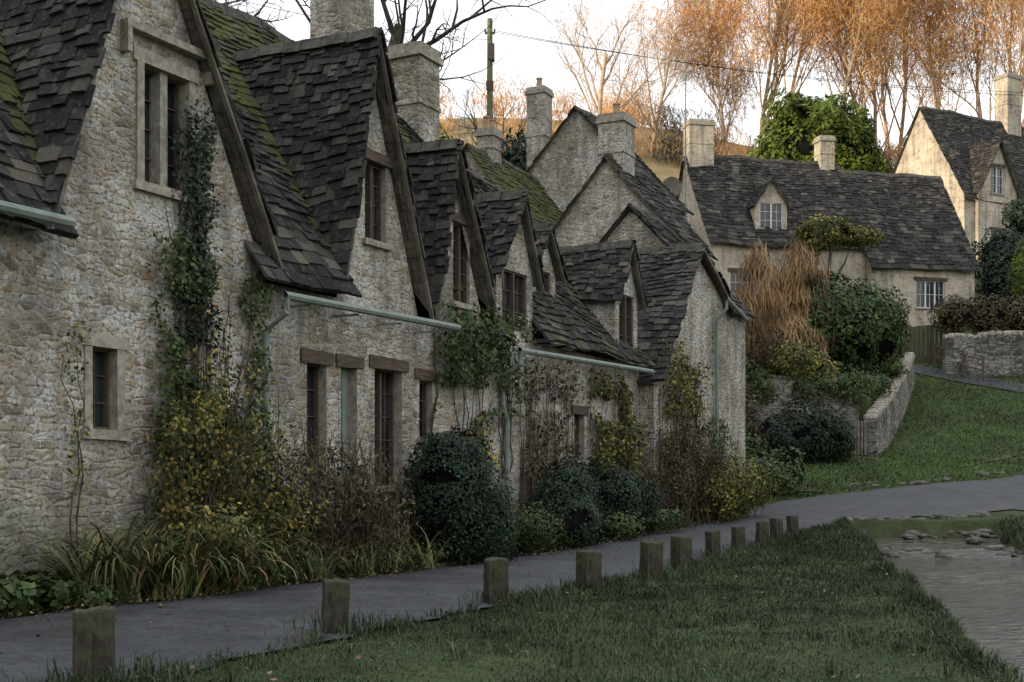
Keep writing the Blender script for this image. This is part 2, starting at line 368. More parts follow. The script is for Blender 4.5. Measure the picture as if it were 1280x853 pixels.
zone[:,0]=np.clip(sst(1.6,.9,v_)*sst(36,33,V[:,1]),0,1); zone[:,1]=sst(72,82,V[:,1])
zone[:,2]=((V[:,0]>xl_(V[:,1])-.05)&(V[:,0]<xr_(V[:,1])+.6)&(V[:,1]<30.2)&(V[:,2]<.2)).astype(float)
ca=ground.data.color_attributes.new('zone','FLOAT_COLOR','POINT'); ca.data.foreach_set('color',zone.ravel())

def strip(name,Lp,Rp,mat,n=160,k=8,off=.035,camber=0.0,jit=.035):
    def rs(P):
        P=np.array(P,float); d=np.r_[0,np.cumsum(np.linalg.norm(np.diff(P,axis=0),axis=1))]
        t=np.linspace(0,d[-1],n); X=np.interp(t,d,P[:,0]); Y=np.interp(t,d,P[:,1])
        for _ in range(6):
            X[1:-1]=(X[:-2]+X[1:-1]*2+X[2:])/4; Y[1:-1]=(Y[:-2]+Y[1:-1]*2+Y[2:])/4
        return np.stack([X,Y],-1)
    A,B=rs(Lp),rs(Rp); V=[]
    for j in range(k+1):
        f=j/k; P=A*(1-f)+B*f
        if j in (0,k): P=P+rng.normal(0,jit,P.shape)
        z=hgt(P[:,0],P[:,1])+off+camber*math.sin(math.pi*f); 
        V.append(np.c_[P,z])
    V=np.stack(V,1).reshape(-1,3); a=(np.arange(n-1)[:,None]*(k+1)+np.arange(k)[None,:]).ravel()
    return mk(name,V,np.stack([a,a+1,a+k+2,a+k+1],-1),mat,smooth=True)
M=NT('asphalt',.85,.25); o=M.obj(); a1=M.noise(o,.9,5,.65).outputs[0]; a2=M.noise(o,55,3).outputs[0]; a3=M.noise(M.vm('ADD',o,(3,7,0)),3.2,6,.78).outputs[0]; a4=M.noise(M.vm('ADD',o,(1,2,5)),9,5,.7).outputs[0]
c=M.ramp(a1,[(.32,(.022,.024,.028)),(.5,(.040,.042,.046)),(.68,(.070,.071,.074))]); c=M.mix(M.ramp(a2,[(.48,0),(.68,.55)]),c,(.13,.13,.13)); c=M.mix(M.ramp(a4,[(.35,.7),(.5,0)]),c,(.018,.018,.018)); c=M.mix(M.ramp(a3,[(.53,0),(.61,.85)]),c,(.046,.036,.024))
M.col(c); M.put(M.b.inputs['Roughness'],M.ramp(a1,[(.35,.4),(.6,.9)])); M.bump(a2,.8,.015)
ASPH=M.m
rl=[R(u,.95)[:2] for u in np.arange(-6,33,1.0)]+[(5.6,32.6),(7,34.6),(9,36.3),(12,38),(16,40),(24,41.5),(45,44)]
rr=[R(u,ve)[:2] for u,ve in ((-6,5.4),(4,5.2),(10,4.7),(14,4.45),(20,4.2),(24,4.0),(28,3.85))]+[(6.3,27),(7.4,29.1),(8.6,30.4),(10.2,31.3),(13.2,33),(20,35),(45,38)]
strip('road',rl,rr,ASPH,260,10,.03,.05,.06)
strip('footpath',[(18.0,57.6),(19.5,56.1),(21.5,54.3),(24,53),(30,51)],[(17.2,56.6),(18.8,54.8),(20.8,53),(23.5,51.7),(30,49.8)],ASPH,60,4,.05)
MUD=simple('worn_earth',(.045,.036,.025),(.10,.085,.06),3,.95,.1,.6)
strip('muddy_track',[(15.0,42.0),(17.5,44.5),(19.5,46),(24,47)],[(14.3,41.3),(17,43.6),(19.5,45.3),(24,46.2)],MUD,60,4,.04)
strip('muddy_track',[(8.2,36.9),(7.9,38.5),(8.4,41)],[(8.9,36.9),(8.6,38.5),(9.0,41)],MUD,40,3,.04)
# stream: fine rippled sheet
M=NT('stream_water',.05,.6); o=M.obj()
w1=M.noise(M.vm('MULTIPLY',o,(2.0,4.5,1)),2.2,4,.65).outputs[0]
M.col(M.ramp(M.noise(o,1.2,4).outputs[0],[(.35,(.012,.016,.012)),(.65,(.038,.038,.024))])); M.bump(w1,.55,.06)
ny_,nx_=640,60; ys=np.linspace(-2,29.9,ny_); W=[]
for j in range(nx_+1):
    f=j/nx_; x=xl_(ys)*(1-f)+f*(xr_(ys)+.55); z=np.interp(ys,[-8,19,21,24,25.5,30],[.0,.05,.1,.12,.22,.26])
    wx=x+.35*np.sin(1.9*ys+.8*x)+.2*np.sin(4.3*x+1.1*ys)
    rp=np.sin(17*ys+2.5*np.sin(1.6*wx)+1.3*wx)+.7*np.sin(27*ys-4*wx+2*np.sin(2.3*wx))+.5*np.sin(11*ys+6*wx)
    amp=(.0022+.0016*np.sin(ys*.7+x*.9))*(1+.6*np.sin(2.1*x-1.3*ys))+.007*np.exp(-((ys-24.9)/.7)**2)
    W.append(np.c_[x,ys,z+rp*amp])
W=np.stack(W,1).reshape(-1,3); a=(np.arange(ny_-1)[:,None]*(nx_+1)+np.arange(nx_)[None,:]).ravel()
mk('stream',W,np.stack([a,a+1,a+nx_+2,a+nx_+1],-1),M.m,smooth=True)

bm=bmesh.new(); bmesh.ops.create_icosphere(bm,subdivisions=2,radius=1); IV=np.array([v.co[:] for v in bm.verts]); IF=[[v.index for v in f.verts] for f in bm.faces]; bm.free()
def rocks(name,pts,szs,mat=ROCK,flat=.55):
    V=[];F=[]; bv=IV
    for p,s in zip(pts,szs):
        k=rng.uniform(.6,1.3,3)*s; k[2]*=flat; q=np.sign(bv)*np.abs(bv)**.8; q=q*(1+.16*np.sin(bv@rng.uniform(-4,4,(3,3))+rng.uniform(0,6,3)))*k
        a=rng.uniform(0,6.28); c,s_=math.cos(a),math.sin(a); q=np.c_[q[:,0]*c-q[:,1]*s_,q[:,0]*s_+q[:,1]*c,q[:,2]]+np.array(p); b=len(V); V.extend(map(tuple,q)); F.extend([[b+i for i in f] for f in IF])
    return mk(name,V,F,mat)
P=[];S=[]
for i in range(54):
    y=rng.uniform(24.2,26) if i<30 else rng.uniform(27,30.2); x=rng.uniform(xl_(y)-.1,xr_(y)+.6); P.append((x,y,rng.uniform(.1,.2) if y<26.5 else rng.uniform(.22,.4))); S.append(rng.uniform(.06,.19))
for i in range(80):
    y=rng.uniform(6,26); x=(xr_(y)+rng.uniform(.1,.5)) if i%2 else xl_(y)+rng.uniform(.02,.2); P.append((x,y,rng.uniform(-.02,.1))); S.append(rng.uniform(.05,.15))
rocks('stream_rocks',P,S)
P=[];S=[]
for i in range(16):
    x=rng.uniform(10,16); y=37.9+(x-10)*.42+rng.uniform(-.3,.5); P.append((x,y,float(hgt(x,y))+.01)); S.append(rng.uniform(.1,.25))
rocks('edging_rocks',P,S,ROCK,.4)

# ------------------------------------------------------------ terrace row
OL=(-11.8,0,0); S1=1.44; YF=-.22
def mainroof(b,x0,x1,y0=-.35,rz0=9.2,rz1=9.2,m=None):
    s0=(rz0-4.1)/3.55; s1=(rz1-4.1)/3.55
    b.roof((x0,y0,4.1+s0*(y0+.35)),(x1,y0,4.1+s1*(y0+.35)),(x1,3.2,rz1),(x0,3.2,rz0),m)
    b.roof((x0,6.6,4.2),(x1,6.6,4.2),(x1,3.2,rz1),(x0,3.2,rz0),m,.4)
    b.ridge((x0,3.2,rz0),(x1,3.2,rz1))
def backwall(b,x0,x1): b.poly('walls',STONE,[(x0,6.4,0),(x1,6.4,0),(x1,6.4,4.5),(x0,6.4,4.5)])
b=Bld('stone_cottage',OL,ROT)
hA=[(16.45,17.2,5.0,6.35),(15.67,16.04,2.15,3.05)]
b.wall([(4,4.3,15.1,4.3),(15.1,4.35,16.4,8.45),(16.4,8.45,18.62,4.25),(18.62,4.15,18.75,4.15)],-.3,hA)
b.window(*hA[0],0,.2,2,4,TIMBER,True,smull=1); b.window(*hA[1],0,.17,1,3,TIMBER,True)
b.box('hood_mould',DRESSED,16.15,17.5,-.12,.05,6.66,6.74,.008); b.box('hood_mould',DRESSED,16.1,16.17,-.12,.05,6.38,6.74); b.box('hood_mould',DRESSED,17.48,17.55,-.12,.05,6.38,6.74)
b.gable((15.0,4.45),(16.35,8.6),(18.78,4.25),YF,S1)
mainroof(b,4,15.1); mainroof(b,15.1,18.7,.1,m=SLATEM)
b.poly('walls',STONE,[(4,0,-.3),(4,6.4,-.3),(4,6.4,4.3),(4,3.2,9.1),(4,0,4.3)]); backwall(b,4,18.75)
b.tube('gutter',PIPE,[(4,-.47,4.2),(14.95,-.47,4.22)],.06)
for x in (12.5,13.6,14.7): b.box('gutter_bracket',PIPE,x,x+.03,-.46,-.02,4.12,4.15)
b.done()
b=Bld('stone_cottage',OL,ROT)
hB=[(20.95,21.5,5.1,6.25),(19.55,20.0,1.75,3.2),(20.35,20.75,1.0,3.2),(21.2,21.95,1.5,3.25),(22.45,22.85,2.25,3.15)]
b.wall([(18.75,4.15,20.25,4.15),(20.25,4.2,21.0,7.85),(21.0,7.85,22.4,4.15),(22.4,4.1,22.95,4.1)],-.3,hB)
b.window(*hB[0],0,.15,2,4); b.window(*hB[1],0,.2,1,4); b.window(*hB[2],0,.2,1,4,door=PIPE); b.window(*hB[3],0,.22,2,5); b.window(*hB[4],0,.18,1,3)
b.gable((20.15,4.25),(20.98,8.1),(22.5,4.15),YF,S1)
mainroof(b,18.3,20.3); mainroof(b,20.2,22.5,.1,m=SLATEM); backwall(b,18.75,22.95)
b.chimney(24.95,3.2,.9,.8,8.3,12.8,pots=2)
b.tube('gutter',PIPE,[(18.45,-.47,3.93),(22.85,-.47,3.98)],.055)
for x in (19,20.1,21.2,22.3): b.box('gutter_bracket',PIPE,x,x+.03,-.46,-.02,3.86,3.89)
b.tube('drainpipe',PIPE,[(18.5,-.47,3.9),(18.5,-.47,3.72),(18.52,-.12,3.5),(18.52,-.12,.3)],.045)
for z in (3.2,2.0,1.0): b.box('pipe_bracket',PIPE,18.45,18.59,-.18,-.0,z,z+.06)
b.done()
b=Bld('stone_cottage',OL,ROT)
hC=[(23.5,24.05,4.5,5.8)]
b.wall([(22.95,4.3,23.3,6.8),(23.3,6.8,24.5,4.3),(24.5,4.1,24.9,4.1)],-.3,hC)
b.window(*hC[0],0,.12,2,5)
b.gable((22.65,4.2),(23.3,7.05),(24.65,4.35),YF,S1)
mainroof(b,22.5,24.8,.1,m=SLATEM); backwall(b,22.95,24.9)
b.chimney(27.6,3.3,.78,.75,7.6,10.35,pots=0)
b.done()
b=Bld('stone_cottage',OL,ROT); S2=(8.5-4.1)/3.55
hD=[(28.2,28.7,2.0,2.9)]
b.wall([(24.9,4.1,31.6,4.1)],-.3,hD); b.window(*hD[0],0,.18,2,3)
b.roof((24.8,-.35,4.05),(25.0,-.35,4.05),(25.0,3.2,8.95),(24.8,3.2,9.0),SLATEM)
b.roof((25.0,.15,4.75),(26.4,.15,4.75),(26.4,3.2,8.85),(25.0,3.2,8.95),SLATEM)
b.roof((26.4,-.35,4.1),(31.6,-.35,4.1),(31.6,3.2,8.0),(26.4,3.2,8.85),SLATEL); b.roof((24.8,6.6,4.2),(31.6,6.6,4.2),(31.6,3.2,8.0),(24.8,3.2,9.0),SLATEM,.4)
b.ridge((24.8,3.2,9.0),(31.6,3.2,8.0)); backwall(b,24.9,31.6)
b.dormer(24.98,26.38,5.25,6.75,-.004,S2,zb=3.9,xm=25.75)
b.dormer(27.2,28.3,5.6,6.5,.45,S2,zb=4.4,m=BARGE)
b.dormer(30.25,31.5,5.5,6.7,-.004,S2,zb=3.9)
b.tube('gutter',PIPE,[(24.95,-.47,3.82),(31.2,-.47,3.92)],.05)
b.tube('drainpipe',PIPE,[(25.0,-.47,3.8),(25.0,-.47,3.6),(25.05,-.1,3.35),(25.05,-.1,2.9),(25.2,-.1,2.6),(25.2,-.1,.4)],.045)
b.done()
b=Bld('stone_cottage',OL,ROT)
b.wall([(31.6,3.9,34.3,6.95),(34.3,6.95,37.0,5.85)],-.3,[],-.35)
b.gable((31.5,3.75),(34.3,7.1),(37.15,5.8),-.55,S2,back=3.4)
b.poly('walls',STONE,[(37.0,-.35,-.3),(37.0,4,-.3),(37.0,4,5.85),(37.0,-.35,5.85)]); b.poly('walls',STONE,[(31.62,-.35,0),(31.62,.1,0),(31.62,.1,3.9),(31.62,-.35,3.9)])
b.tube('gutter',PIPE,[(35.6,-.68,6.05),(37.3,-.68,5.7)],.05); b.tube('drainpipe',PIPE,[(35.7,-.66,6.0),(35.7,-.66,5.8),(35.6,-.45,5.5),(35.6,-.45,1.0)],.045)
b.block(36.6,38.9,-.15,4.6,0,6.2,8.7)
b.block(31.2,36.5,3.0,7.5,0,4.5,8.0)
b.done()
b=Bld('stone_house',OL,ROT); b.block(42.3,45.2,3.0,7.6,3,9.0,11.75); b.chimney(42.95,5.3,.95,.85,10.3,13.1,pots=1)
b.verge((42.12,2.75,8.75),(42.12,5.3,11.8),.16); b.done()
b=Bld('stone_house',OL,ROT); b.block(49.2,53,6.6,12.6,4,12.2,15.6); b.chimney(50.4,11.7,.75,.75,12.6,16.9,pots=1); b.done()
b=Bld('stone_house',OL,ROT); b.block(43.5,48.6,8.6,13.4,4,9.8,13.0,rm=SLATEM); b.chimney(45,11,.65,.6,12.3,13.9,pots=2); b.done()
b=Bld('honey_stone_house',(9.3,60,0),math.radians(12))
fh=[(4.9,6.1,9.9,11.4),(1.0,2.2,9.9,11.4)]
b.block(0,7.9,0,6.4,5,13.0,17.6,STONEW,None,fh)
for q in fh: b.window(*q,0,.15,2,3,WHITE,m=STONEW)
b.dormer(2.4,4.0,14.75,15.95,.35,(17.6-13)/3.2,STONEW,e0y=0,ez=13.0,zb=13.2,fm=WHITE)
b.chimney(.6,3.2,1.25,.9,16.6,19.3,STONEW,pots=0); b.chimney(7.3,3.2,.75,.75,16.8,18.9,STONEW,pots=0)
f2=[(10.3,11.8,9.9,11.2)]
b.block(7.95,13.4,-.5,6.1,5,12.1,17.1,STONEW,None,f2); b.window(*f2[0],-.5,.12,3,2,WHITE,m=STONEW,lintel=DRESSED)
b.done()
b=Bld('honey_stone_house',(26.5,75,0),math.radians(30))
b.block(0,15,0,6.6,8,18.5,24.3,STONEW)
sI=(24.3-18.5)/3.3
hI=[(2.0,3.1,18.6,20.2),(2.0,3.2,14.9,16.4)]
b.wall([(.9,18.7,2.6,21.7),(2.6,21.7,4.3,18.7)],8,hI,-.25,STONEW)
for q in hI: b.window(*q,-.25,.12,2,3,WHITE,m=STONEW)
b.poly('walls',STONEW,[(.9,-.25,8),(.9,.1,8),(.9,.1,18.7),(.9,-.25,18.7)])
for P in ((.7,18.4),(4.5,18.4)):
    b.roof((P[0],-.5,P[1]),(P[0],(P[1]-18.5)/sI,P[1]),(2.6,(21.9-18.5)/sI,21.9),(2.6,-.5,21.9)); b.verge((P[0],-.5,P[1]),(2.6,-.5,21.9))
b.chimney(7.9,3.3,1.3,1.0,23,27.4,STONEW,pots=0)
b.done()

# ------------------------------------------------------------ bollards
bp=[(-2.58,7.9,.50),(-1.47,10.6,.47),(-.165,13.2,.49),(.87,14.6,.48),(1.76,16.25,.51),(2.41,18.2,.49),(3.24,20.6,.46),(3.82,21.6,.46),(4.45,22.8,.47),(5.05,24.4,.43),(5.55,25.3,.43)]
for i,(x,y,hh) in enumerate(bp):
    bm=bmesh.new(); bmesh.ops.create_cube(bm,size=1)
    w=(.225 if y<20 else .185)*rng.uniform(.9,1.06)
    for v in bm.verts:
        v.co.x*=w; v.co.y*=w*rng.uniform(.96,1.04); v.co.z=(v.co.z+.5)*(hh+.25)-.25
    bmesh.ops.bevel(bm,geom=[e for e in bm.edges],offset=.016,segments=2,profile=.6,affect='EDGES')
    bmesh.ops.subdivide_edges(bm,edges=[e for e in bm.edges if e.calc_length()>.1],cuts=4,use_grid_fill=True)
    for v in bm.verts:
        v.co.x+=rng.normal(0,.0018); v.co.y+=rng.normal(0,.0018)
        if v.co.z>hh-.02: v.co.z+=.006*math.sin(v.co.x*30+i)+rng.normal(0,.003)+(v.co.x*.06*(-1)**i)
    me=bpy.data.meshes.new('wooden_bollard'); bm.to_mesh(me); bm.free(); me.materials.append(POST)
    ob=bpy.data.objects.new('wooden_bollard',me); sc.collection.objects.link(ob); ob.location=(x,y,float(hgt(x,y))); ob.rotation_euler=(rng.uniform(-.04,.04),rng.uniform(-.04,.04),rng.uniform(.2,.6))

# ------------------------------------------------------------ vegetation
def nz(P,f,s=0):
    x,y,z=P[:,0]*f+s,P[:,1]*f+s*1.7,P[:,2]*f+s*.6
    return (np.sin(x+1.3*np.sin(y*.9))+np.sin(y*1.2+1.1*np.sin(z*1.1))+np.sin(z*1.3+1.2*np.sin(x*.8)))/3
def leafgeo(C,N,size,aspect=.55,upb=0.0):
    n=len(C); s=size*rng.uniform(.6,1.35,n)[:,None]
    r=unit(rng.normal(size=(n,3))+np.array((0,0,upb))); a=unit(r-N*np.sum(r*N,1,keepdims=True)*.8); b_=unit(np.cross(N+rng.normal(0,.35,(n,3)),a))
    V=np.stack([C-a*s*.5,C+b_*s*aspect*.5-a*s*.05,C+a*s*.5,C-b_*s*aspect*.5-a*s*.05],1).reshape(-1,3)
    return V,np.arange(4*n).reshape(n,4)
def blobpts(blobs,n,shell=.6,clump=.25,cf=3.):
    w=np.array([bb[1][0]*bb[1][1]+bb[1][0]*bb[1][2]+bb[1][1]*bb[1][2] for bb in blobs]); w=w/w.sum(); C=[];N=[]
    for bb,ww in zip(blobs,w):
        k=int(n*ww)+1; d=unit(rng.normal(size=(k,3))); r=(shell+(1-shell)*rng.random(k)**.6)
        c=np.array(bb[0]); rad=np.array(bb[1])
        q=d*rad; r=r*(1+clump*nz(q+c,cf)+clump*.5*nz(q+c,cf*2.7,2)); C.append(c+q*r[:,None]); N.append(unit(d/rad))
    return np.concatenate(C),np.concatenate(N)
def bush(name,blobs,n,size,mat,aspect=.55,shell=.6,clump=.22,cf=3.,core=True,upb=0,stems=0):
    C,N=blobpts(blobs,n,shell,clump,cf)
    keep=(nz(C,cf*1.9,5)>-.62)&(C[:,2]>hgt(C[:,0],C[:,1])+.02)
    C,N=C[keep],N[keep]; V,F=leafgeo(C,N,size,aspect,upb); idx=np.zeros(len(F),int); mats=[mat]
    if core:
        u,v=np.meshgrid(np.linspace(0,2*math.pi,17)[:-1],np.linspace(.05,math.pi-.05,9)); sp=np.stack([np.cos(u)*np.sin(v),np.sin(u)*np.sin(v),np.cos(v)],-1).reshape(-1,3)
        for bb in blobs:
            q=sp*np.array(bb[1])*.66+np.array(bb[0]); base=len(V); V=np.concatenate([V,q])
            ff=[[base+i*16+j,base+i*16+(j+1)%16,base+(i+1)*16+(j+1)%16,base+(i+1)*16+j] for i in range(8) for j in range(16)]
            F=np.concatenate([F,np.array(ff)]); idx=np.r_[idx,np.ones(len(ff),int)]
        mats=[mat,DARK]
    if stems:
        for i in range(stems):
            bb=blobs[rng.integers(len(blobs))]; c=np.array(bb[0]); rd=np.array(bb[1]); p=c+rng.uniform(-.5,.5,3)*rd; p[2]=float(hgt(p[0],p[1])); e=c+unit(rng.normal(size=3)+np.array((0,0,1.)))*rd*rng.uniform(.8,1.25)
            mid=(p+e)/2+rng.normal(0,.08,3); vv,ff=tube_geo([p,mid,e],[.012,.009,.004],3); base=len(V); V=np.concatenate([V,np.array(vv)]); F=np.concatenate([F,np.array(ff)+base]); idx=np.r_[idx,np.full(len(ff),len(mats))]
        mats=mats+[STEM]
    return mk(name,V,F,mats,idx=idx)
def B(u,v,z,ru,rv,rz): return (R(u,v,z),(max(ru*.46+rv*.887,.15),max(ru*.887,.2),rz))
def climber(name,u0,u1,z0,z1,n,size,mat,depth=.25,wob=.3,stems=8,thin=0.0,cf=3.0,yo=0.0):
    U=rng.uniform(u0,u1,n); Zz=rng.uniform(z0,z1,n); Q=np.c_[U,Zz,U*0]
    f=(nz(Q,cf,u0)+nz(Q,cf*2.6,u0+3)*.6); ed=np.minimum.reduce([(U-u0)/wob,(u1-U)/wob,(z1-Zz)/wob/1.5]); k=(f>thin-.35)&(rng.random(n)<np.clip(ed+.2*f,0,1))
    U,Zz,f=U[k],Zz[k],f[k]; D=yo+.03+depth*rng.random(len(U))*np.clip(f+.7,.2,1.4)
    C=np.stack([-11.8+U*.4614+D*.8873,U*.8873-D*.4614,Zz],-1); N=np.tile(np.array((.8,-.4,.35)),(len(C),1))+rng.normal(0,.5,(len(C),3)); V,F=leafgeo(C,unit(N),size,.7)
    idx=np.zeros(len(F),int)
    for i in range(stems):
        u=rng.uniform(u0+.1,u1-.1); z=max(z0-1.0,.35); pts=[]; zt=z1-rng.random()*(z1-z0)*.5
        while z<zt:
            pts.append(R(u,yo+.04,z)); z+=.25; u+=rng.normal(0,.06)
        if len(pts)<2: continue
        vv,ff=tube_geo(pts,np.linspace(.014,.004,len(pts)),4); base=len(V); V=np.concatenate([V,np.array(vv)]); F=np.concatenate([F,np.array(ff)+base]); idx=np.r_[idx,np.ones(len(ff),int)]
    return mk(name,V,F,[mat,STEM],idx=idx)
climber('ivy_climber',16.85,17.7,3.2,6.1,3600,.065,L_DARK,.1,.42,8,.25,3.2)
climber('ivy_climber',16.5,18.6,1.9,4.5,8500,.068,L_GREEN,.2,.5,14,.25,2.5)
climber('ivy_climber',15.2,15.65,1.4,3.4,300,.055,L_YEL,.06,.2,2,.2,4)
bush('climbing_rose',[B(16.65,.35,1.6,.5,.35,1.3),B(17.2,.4,2.0,.55,.4,1.35),B(17.9,.45,1.4,.65,.45,1.1),B(16.9,.6,.9,.9,.5,.6),B(18.3,.6,1.0,.5,.4,.8)],15000,.058,L_YEL,.65,.2,.6,3.2,False,stems=90)
bush('rusty_shrub',[B(18.9,.6,1.2,.55,.45,1.05),B(19.6,.7,1.15,.6,.45,1.05),B(20.2,.7,.9,.5,.4,.85)],9000,.08,L_RUST,.3,.15,.42,3.5,False,upb=1,stems=110)
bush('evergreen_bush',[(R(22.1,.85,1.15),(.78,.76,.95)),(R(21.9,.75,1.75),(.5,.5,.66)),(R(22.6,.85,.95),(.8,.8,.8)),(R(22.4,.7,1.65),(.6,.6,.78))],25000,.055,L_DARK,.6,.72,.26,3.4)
climber('climbing_rose',22.7,25.6,2.7,4.6,5500,.08,L_GREEN,.4,.4,14,.1,2.4)
climber('climbing_rose',22.7,24.6,1.0,3.0,3500,.08,L_YEL,.3,.4,8,.1,2.4)
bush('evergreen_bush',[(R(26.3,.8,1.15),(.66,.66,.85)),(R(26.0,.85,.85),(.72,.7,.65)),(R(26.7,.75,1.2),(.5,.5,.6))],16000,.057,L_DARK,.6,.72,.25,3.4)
bush('low_shrub',[B(24.3,.75,.75,.7,.45,.45),B(25.1,.8,.7,.5,.4,.4)],5500,.065,L_GREEN,.6,.3,.4,4,False,stems=20)
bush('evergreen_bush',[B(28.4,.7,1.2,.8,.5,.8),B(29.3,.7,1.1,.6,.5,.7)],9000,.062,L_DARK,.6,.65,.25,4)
bush('low_shrub',[B(27.8,.95,.7,.9,.4,.35),B(29.8,.9,.8,.9,.4,.4)],5000,.075,L_GREEN,.6,.3,.4,4,False,stems=20)
climber('climbing_plant',25.6,28.2,1.6,3.9,3000,.07,L_RUST,.2,.4,26,.2,3)
climber('climbing_plant',28.7,31.4,1.4,3.9,7000,.08,L_YEL,.35,.4,18,-.1,2.2)
bush('rusty_shrub',[B(31.7,.7,1.6,.8,.5,1.2),B(32.9,.8,2.0,.8,.5,1.5),B(33.7,.9,1.4,.8,.5,.9)],9000,.08,L_RUST,.38,.2,.45,2.5,False,upb=.8,stems=110)
bush('shrub',[B(33.6,1.2,1.3,1.0,.5,.8),B(35.0,1.2,1.4,1.0,.5,.8)],8500,.085,L_YEL,.5,.35,.35,3,False,stems=40)
climber('climbing_plant',31.8,34.6,2.0,4.8,5500,.08,L_YEL,.3,.4,24,.0,2.5,yo=.35)
climber('climbing_plant',35.0,36.4,1.4,3.3,2000,.08,L_GREEN,.3,.4,8,.0,2.5,yo=.35)
lb=[];
for u in np.arange(13.2,36.5,.5): lb.append(B(u+rng.uniform(-.2,.2),.45+rng.uniform(0,.5),float(np.interp(u,[14,26,36],[.42,.55,.8]))+.02,.35,.3,rng.uniform(.12,.38)))
bush('border_plants',lb,19000,.06,L_GREEN,.6,.2,.45,6,False,stems=120)
def grass(name,X,Y,hh,wd,mat,lean=.5):
    n=len(X); Z=hgt(X,Y); a=rng.uniform(0,2*math.pi,n); d=np.stack([np.cos(a),np.sin(a),a*0],-1); s=np.stack([-np.sin(a+rng.normal(0,.8,n)),np.cos(a),a*0],-1)
    P=np.c_[X,Y,Z-.01]; H=(hh*rng.uniform(.5,1.3,n))[:,None]; W=(wd*rng.uniform(.7,1.3,n))[:,None]; l=(lean*rng.random(n))[:,None]
    up=np.array((0,0,1.)); m=P+up*H*.6+d*H*l*.35; t=P+up*H*(1-.35*l)+d*H*l
    V=np.stack([P-s*W/2,m-s*W*.4,t,m+s*W*.4],1).reshape(-1,3)
    return mk(name,V,np.arange(4*n).reshape(n,4),mat)
n=290000; y=5+26*rng.random(n)**1.6; x=rng.uniform(-4,8.5,n)
rrx=np.array(rr,float); rex=np.interp(y,rrx[:,1],rrx[:,0])
k=(x>rex+.02+.06*np.sin(y*5)+.05*np.sin(y*11))&(x<xl_(y)+.02); x,y=x[k],y[k]; Q=np.c_[x,y,x*0]; tf=np.clip(.5+.8*nz(Q,2.3)+.6*nz(Q,6,1),0.0,1.9)
dist=y/10; edge=np.clip(1-(x-np.interp(y,rrx[:,1],rrx[:,0]))/.5,0,1)
grass('grass',x,y,(.028+.042*tf+.08*edge*tf)*np.clip(dist,.9,1.3),.012*np.clip(dist,.8,2.2),L_GRASS,1.1)
X=[];Y=[]
for (bx,by,_) in bp:
    for i in range(330):
        r=abs(rng.normal(0,.25))+.12; a=rng.uniform(0,6.28); X.append(bx+r*math.cos(a)+.14); Y.append(by+r*math.sin(a)+.04)
grass('grass_tufts',np.array(X),np.array(Y),.2,.012,L_GRASS,.9)
X=[];Y=[]
for i in range(150):
    cy=7+20*rng.random()**1.2; cx=np.interp(cy,rrx[:,1],rrx[:,0])+rng.random()**2*(xl_(cy)-np.interp(cy,rrx[:,1],rrx[:,0]))
    for j in range(45): X.append(cx+rng.normal(0,.07)); Y.append(cy+rng.normal(0,.07))
grass('grass_tufts',np.array(X),np.array(Y),.14,.012,L_GRASS,1.0)
n=20000; u=rng.uniform(12,36,n); v=.95-np.abs(rng.normal(0,.2,n))+.08*np.sin(u*3); PX=-11.8+u*.4614+v*.8873; PY=u*.8873-v*.4614; Q=np.c_[PX,PY,PX*0]; k=nz(Q,2.5,4)>-.3
grass('verge_grass',PX[k],PY[k],.11,.012,L_GRASS,.9)
n=40000; y=rng.uniform(8,30,n); x=xr_(y)+.35+rng.random(n)**1.3*6; grass('bank_grass',x,y,.18,.024,L_GRASS,1.0)
n=12000; y=rng.uniform(7,30,n); x=xl_(y)+rng.normal(-.02,.08,n); grass('bank_grass',x,y,.15,.014,L_GRASS,1.3)
n=80000; y=rng.uniform(34,60,n); x=rng.uniform(6,26,n); xe=12.2+(y-44)*.45
rlx=np.array(rl,float); o_=np.argsort(rlx[:,0]); ry=np.interp(x,rlx[o_,0],rlx[o_,1]); k=(y>ry+.1)&((x>xe+.2)|(y<45)); x,y=x[k],y[k]; grass('hillside_grass',x,y,.10,.055,L_GRASS2,1.1)
def straps(name,cs,n,ln,mat,wd=.03,up=1.0):
    V=[];F=[]
    for c in cs:
        for i in range(n):
            a=rng.uniform(0,6.28); L=ln*rng.uniform(.6,1.15); d=np.array((math.cos(a),math.sin(a),0)); s=np.array((-d[1],d[0],0))*wd*rng.uniform(.6,1.2); p=np.array(c)+rng.normal(0,.09,3)*np.array((1,1,0)); e=rng.uniform(.8,1.4)*up; b0=len(V); K=7; cv=rng.uniform(1.8,3.2)
            for j in range(K+1):
                t=j/K; th=e-cv*t*t; V.append(tuple(p-s*(1-t)**.6)); V.append(tuple(p+s*(1-t)**.6)); p=p+(d*math.cos(th)+np.array((0,0,math.sin(th))))*L/K; p[2]=max(p[2],.33)
            for j in range(K): F.append([b0+2*j,b0+2*j+1,b0+2*j+3,b0+2*j+2])
    return mk(name,V,F,mat)
straps('strap_leaf_plant',[R(u,v,.34) for u,v in ((14.9,.7),(15.3,.8),(15.8,.95),(16.2,.9),(16.6,1.0),(17.0,.9))],80,1.35,L_STRAP,.022)
straps('strap_leaf_plant',[R(u,v,.36) for u,v in ((18.4,1.0),(19.3,1.05),(19.9,1.0),(20.9,1.0))],45,.8,L_STRAP,.013)
straps('strap_leaf_plant',[R(u,v,.4) for u,v in ((17.9,.9),(23.3,.9),(25.2,1.0))],35,.55,L_GREEN,.015)
bush('low_shrub',[B(14.3,.55,.5,.6,.35,.2),B(14.8,.55,.45,.5,.3,.2),B(13.6,.45,.5,.5,.3,.2)],2600,.11,L_GREEN,.8,.4,.3,5,False)
